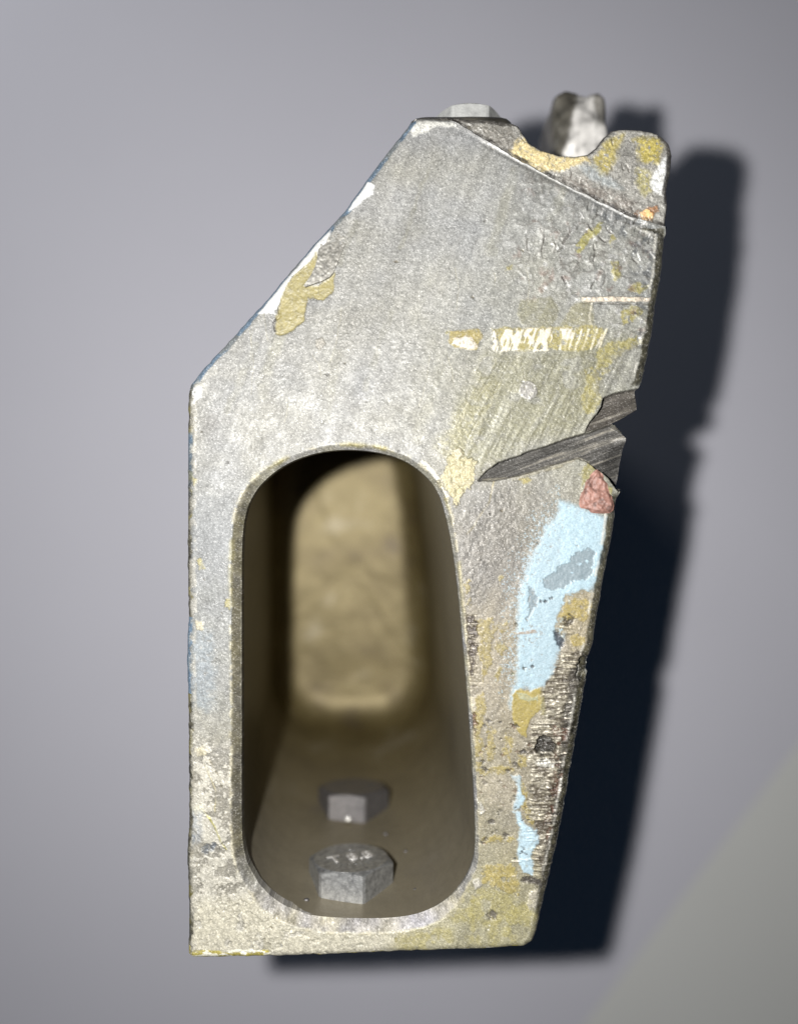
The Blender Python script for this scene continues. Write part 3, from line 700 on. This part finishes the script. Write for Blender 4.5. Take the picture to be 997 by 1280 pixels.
J.patch([(798,168),(826,166),(832,178),(826,200),(806,196),(800,188)], (182,166,80), 5, 4, 12, 1008, .9, gap=.15)
J.patch([(798,205),(815,208),(818,235),(808,245),(798,222)], (182,172,100), 5, 4, 12, 1009, .7, gap=.3)
J.patch([(820,212),(836,190),(838,205),(834,240),(822,238),(816,226)], (250,250,246), 2.5, 3, 8, 1010, .95, .1, .4, .5)
J.patch([(700,216),(740,222),(770,238),(800,250),(790,270),(740,246)], (128,116,106), 7, 6, 12, 1011, .6, .2, .55, gap=.25)
J.patch([(720,200),(745,200),(780,232),(760,230)], (168,176,178), 5, 4, 10, 1012, .6)
J.patch([(802,262),(812,258),(820,264),(816,273),(804,272)], (244,198,138), 1.5, 2, 6, 1013, 1, 0, .5, 2)
J.patch([(814,255),(824,253),(826,262),(818,266)], (166,112,62), 1.5, 2.5, 5, 1014, .85)
J.patch([(800,268),(795,262),(803,258)], (120,84,52), 1.5, 2.5, 5, 1015, .8)
for k in range(30):
    rs = np.random.RandomState(1020 + k); x = 570 + 260 * rs.rand(); y = 150 + 110 * rs.rand()
    J.scratch([(x, y), (x + 8 * rs.rand() - 4, y + 7)], 1.3, (230,226,216) if k % 2 else (92,84,74), .7, -1, 1020 + k)
dJ = J.dists[0]
bw = 6 + 5 * (X > 825) * (Y < 250) + 5 * (Y < 152) * (X < 660)
seam = inside([(500,140),(560,150),(700,222),(840,282),(840,300),(500,300)], X, Y)
eJ = np.clip(1 - dJ / bw, 0, 1) * (~seam)
J.h -= 13 * (1 - np.sqrt(np.clip(1 - eJ ** 2, 0, 1)))
tp = (Y < 156) * (X < 664)
tp = np.maximum(tp, .7 * (X > 826) * (Y < 240))
a = (sstep(.35 - .3 * tp, .6 - .35 * tp, eJ + .3 * fbm(X, Y, 8, 2, 1060)) * .9)[..., None]
J.c = J.c * (1 - a) + a * alb((92,88,82), 760, 160) * (1 + 1.6 * fbm(X, Y, 7, 3, 1061))[..., None]
J.scratch([(562,141.5),(602,165),(642,189),(692,215),(742,240),(792,265),(833,277)], 3.6, (48,43,38), .9, 0, 1070, .4, .1)  # shade of the seam step, painted as a dark line on the jaw
grain(J, 1.0, 1520)
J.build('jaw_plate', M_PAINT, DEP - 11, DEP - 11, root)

# ------------------------------------------------------------------ lifted flake and red filler
fl = chaikin([(378,361),(388,347),(396,330),(398,308),(410,296),(424,290),(436,300),(428,314),(422,330),(416,345),(404,352),(392,356)], 1)
K = Field(fl, [], .8); X, Y = K.X, K.Y
K.c[:] = alb((182,178,168), 410, 325)[None, None] * (1 + 1.2 * fbm(X, Y, 3, 2, 1101) + .6 * fbm(X, Y, 14, 3, 1102))[..., None]
K.m[:] = .2; K.r[:] = .55; K.h += 2.2 + 2.2 * sstep(300, 360, Y) + 1.5 * fbm(X, Y, 12, 3, 1103) + 1.5 * fbm(X, Y, 3, 2, 1104)
K.h -= 2.5 * sstep(330, 292, Y)
K.build('paint_flake', M_PAINT, DEP, 0, root, wall_rows=[0, 5])
rf = subdiv(chaikin([(743,586),(750,590),(757,600),(760,613),(767,628),(765,641),(750,643),(737,640),(724,637),(722,627),(727,612),(733,600)], 1), 4, .6, 12)
K = Field(rf, [], .8); X, Y = K.X, K.Y
K.c[:] = alb((168,124,110), 745, 615, 1.1)[None, None] * (1 + .9 * fbm(X, Y, 12, 3, 1111) + .6 * fbm(X, Y, 3, 2, 1112))[..., None]
K.m[:] = 0; K.r[:] = .6; K.h += 3.5 * sstep(0, 5, K.dists[0]) + 7 * fbm(X, Y, 10, 3, 1113)
K.c *= (1 - .45 * sstep(.14, .25, fbm(X, Y, 6, 2, 1114)))[..., None]
K.build('red_filler', M_PAINT, DEP + .5, 0, root, wall_rows=[0, 6])

# ------------------------------------------------------------------ recess
def recess():
    P = hole.copy()
    # resample
    seg = np.hypot(*(np.roll(P, -1, 0) - P).T); cum = np.concatenate([[0], np.cumsum(seg)]); N = 220
    ss = np.linspace(0, cum[-1], N, endpoint=False); PP = np.vstack([P, P[:1]])
    x = np.interp(ss, cum, PP[:, 0]) - CX; y = CY - np.interp(ss, cum, PP[:, 1])
    cxm, cym = -50, -220
    r0 = np.hypot(x - cxm, y - cym); x = cxm + (x - cxm) * (1 + 1.2 / r0); y = cym + (y - cym) * (1 + 1.2 / r0)
    xl, xr, yb, yt = -198.5, 96.5, -513., 79.
    T = 630.0; R = 55.0
    rows = [10, 20, 50, 90, 130, 180, 240, 300, 360, 420, 480, 530, T - R]
    for k in range(1, 9): rows.append(T - R + R * math.sin(k * math.pi / 16))
    V = []; 
    for r, t in enumerate(rows):
        f = t / T
        X2l, X2r = xl - 55 * f ** .7, xr - 36 * f
        Yb, Yt = yb + 0.13 * t, yt + 125 * f
        ox = X2l + (x - xl) / (xr - xl) * (X2r - X2l)
        oy = Yb + (y - yb) / (yt - yb) * (Yt - Yb)
        ins = 0
        if t > T - R: ins = R * (1 - math.cos(math.asin(min(1, (t - (T - R)) / R))))
        cx, cy = (X2l + X2r) / 2, (Yb + Yt) / 2
        hx, hy = (X2r - X2l) / 2, (Yt - Yb) / 2
        ox = cx + (ox - cx) * (hx - ins) / hx; oy = cy + (oy - cy) * (hy - ins) / hy
        for a, b in zip(ox, oy): V.append((a * U, b * U, (DEP - t) * U))
    last = np.array(V[-N:])
    c0 = last.mean(0)
    for q in (.8, .6, .4, .2, .05):
        for p in last:
            v = c0 + (p - c0) * q
            v[2] = c0[2] - 4 * U * (1 - q * q) + 6 * U * (fbm(np.array([[p[0] / U * q]]), np.array([[p[1] / U * q]]), 60, 3, 1200)[0, 0])
            V.append(tuple(v))
    nr = len(V) // N; Fc = []
    for r in range(nr - 1):
        for i in range(N):
            j = (i + 1) % N
            Fc.append((r * N + i, r * N + j, (r + 1) * N + j, (r + 1) * N + i))
    Fc.append(tuple((nr - 1) * N + i for i in range(N)))
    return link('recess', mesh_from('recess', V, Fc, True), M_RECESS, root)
recess()

# ------------------------------------------------------------------ bolts
def bolt(name, centre, axis, fwd, af, h, ang0, mat, parent, text=None, seed=1):
    rs = random.Random(seed)
    axis = Vector(axis).normalized(); fwd = Vector(fwd).normalized(); right = fwd.cross(axis) * -1
    right = Vector((1, 0, 0))
    N = 96; ap = af / 2; V = []; Fc = []
    def rh(th):
        a = (math.degrees(th) - ang0) % 60 - 30
        r = ap / math.cos(math.radians(a)); return min(r, ap / math.cos(math.radians(30)) * .985)
    def pt(r, th, z):
        return tuple((Vector(centre) + right * (r * math.cos(th)) - fwd * (r * math.sin(th)) + axis * z) * U)
    rings = []
    r0 = ap * .965
    ths = [2 * math.pi * i / N for i in range(N)]
    rings.append([pt(rh(t), t, -12) for t in ths])
    rings.append([pt(rh(t), t, 0.5) for t in ths])
    rings.append([pt(rh(t), t, 2.5) for t in ths])
    top = [h - max(0, (rh(t) - r0)) * .38 for t in ths]
    rings.append([pt(rh(t), t, z - 1) for t, z in zip(ths, top)])
    rings.append([pt(rh(t) - 1.2, t, z) for t, z in zip(ths, top)])
    rings.append([pt(r0, t, h) for t in ths])
    rings.append([pt(r0 * .5, t, h - .6 + rs.random() * .8) for t in ths])
    for r in rings: V += r
    for r in range(len(rings) - 1):
        for i in range(N):
            j = (i + 1) % N; Fc.append((r * N + i, r * N + j, (r + 1) * N + j, (r + 1) * N + i))
    Fc.append(tuple((len(rings) - 1) * N + i for i in range(N)))
    o = link(name, mesh_from(name, V, Fc), mat, parent)
    if text:
        cu = bpy.data.curves.new('mark', 'FONT'); cu.body = text; cu.align_x = 'CENTER'; cu.align_y = 'CENTER'
        cu.size = 30 * U; cu.extrude = .9 * U; cu.offset = .4 * U
        tmp = bpy.data.objects.new('tmp', cu); scene.collection.objects.link(tmp)
        bpy.context.view_layer.update()
        me = bpy.data.meshes.new_from_object(tmp.evaluated_get(bpy.context.evaluated_depsgraph_get()))
        bpy.data.objects.remove(tmp)
        back = -fwd
        rot = math.radians(22)
        rx = right * math.cos(rot) + back * math.sin(rot); ry = back * math.cos(rot) - right * math.sin(rot)
        M = Matrix.Identity(4)
        for i in range(3):
            M[i][0] = rx[i]; M[i][1] = ry[i]; M[i][2] = axis[i]; M[i][3] = (Vector(centre) + axis * (h + .4))[i] * U
        me.transform(M); me.name = 'head_marking'
        me.materials.clear()
        link('head_marking', me, M_MARK, o)
    return o
slope = .13
def floor_pt(x, t, dy=0): return (x, -(510 + dy - slope * t), DEP - t)
ax = (0, 1, -.05); fw = (0, .05, 1)
b1 = bolt('bolt', floor_pt(-66, 94, 7), ax, fw, 104, 31, 290, M_BOLT, root, 'T 8.8', 2)
b2 = bolt('bolt', floor_pt(-74, 292, 5), (0, 1, -.09), (0, .09, 1), 102, 31, 291, M_BOLT_DULL, root, None, 3)
b1['label'] = 'front hex bolt head with raised marking on top'
b2['label'] = 'duller hex bolt head further back in the recess'
b3 = bolt('bolt', (93, 508, DEP - 84), (0, 1, 0), (0, 0, 1), 84, 26, 240, M_BOLT_BRIGHT, root, None, 4)
b3['label'] = 'hex bolt head on the upper side'

def lump(name, centre, half, mat, parent, noise, seed, n=14, power=4.0, colf=None, smooth=True):
    """rounded, irregular block"""
    import bmesh
    bm = bmesh.new(); bmesh.ops.create_cube(bm, size=2.0)
    bmesh.ops.subdivide_edges(bm, edges=bm.edges[:], cuts=n, use_grid_fill=True)
    P = np.array([v.co[:] for v in bm.verts])
    nr = (np.abs(P) ** power).sum(1) ** (1 / power); P = P / nr[:, None]
    Q = P * np.array(half)
    nn = fbm(Q[:, 0] + Q[:, 2] * .7 + 500, Q[:, 1] - Q[:, 2] * .5 + 500, noise[1], 4, seed)
    Q = Q * (1 + noise[0] * nn)[:, None]
    for v, q in zip(bm.verts, Q): v.co = [(c + d) * U for c, d in zip(centre, q)]
    me = bpy.data.meshes.new(name); bm.to_mesh(me); bm.free()
    me.polygons.foreach_set('use_smooth', [smooth] * len(me.polygons))
    if colf is not None:
        C = colf(Q, nn)
        A_ = me.attributes.new('wear_color', 'FLOAT_COLOR', 'POINT'); A_.data.foreach_set('color', np.concatenate([C, np.ones((len(C), 1))], 1).astype(np.float32).ravel())
        B_ = me.attributes.new('wear_surface', 'FLOAT_COLOR', 'POINT'); B_.data.foreach_set('color', np.tile([.35, .45, 0, 1], (len(C), 1)).astype(np.float32).ravel())
    return link(name, me, mat, parent)
for k, (t, xx, r) in enumerate([(60, 22, 2.2), (150, 10, 2.0), (38, -120, 2.4), (120, 60, 1.8), (196, -20, 2.2)]):
    q = floor_pt(xx, t); lump('grit', (q[0], q[1] + 1, q[2]), (r * 1.4, r, r * 1.2), M_BOLT_DULL, root, (.3, 5), 90 + k, 3, 2.5)
# small bright bead of metal beside the rear bolt
bp = floor_pt(-79, 236); lump('metal_bead', (bp[0], bp[1] + 3, bp[2]), (5, 4, 5), M_BEAD, root, (.2, 6), 5, 5, 2.2)
# seat the upper bolt stands on
def boss_c(Q, nn): return np.clip(alb((110,105,95), 600, 150)[None] * (1 + 2.5 * nn[:, None]), .01, .8)
lump('bolt_seat', (80, 436, DEP - 170), (72, 76, 158), M_PAINT, root, (.02, 30), 8, 16, 9.0, boss_c)
def lug_c(Q, nn):
    n = fbm(Q[:, 0] + 300, Q[:, 1] + 300, 18, 3, 66)
    dk = sstep(-6, -14, Q[:, 0] - .25 * (Q[:, 1] - 110) + 22 * n)
    dk2 = sstep(14, 20, Q[:, 0] + 16 * n - 4) * sstep(70, 100, Q[:, 1]) * sstep(150, 130, Q[:, 1])
    d = np.clip(dk + dk2 * .8, 0, 1)[:, None]
    return np.clip(np.array([.52, .50, .47]) * (1 - d) + np.array([.10, .092, .075]) * d, .01, .85) * (1 + 2.2 * n[:, None])
lug = lump('broken_lug', (268, 486, DEP - 250), (42, 140, 80), M_PAINT, root, (.15, 26), 77, 46, 7.0, lug_c)
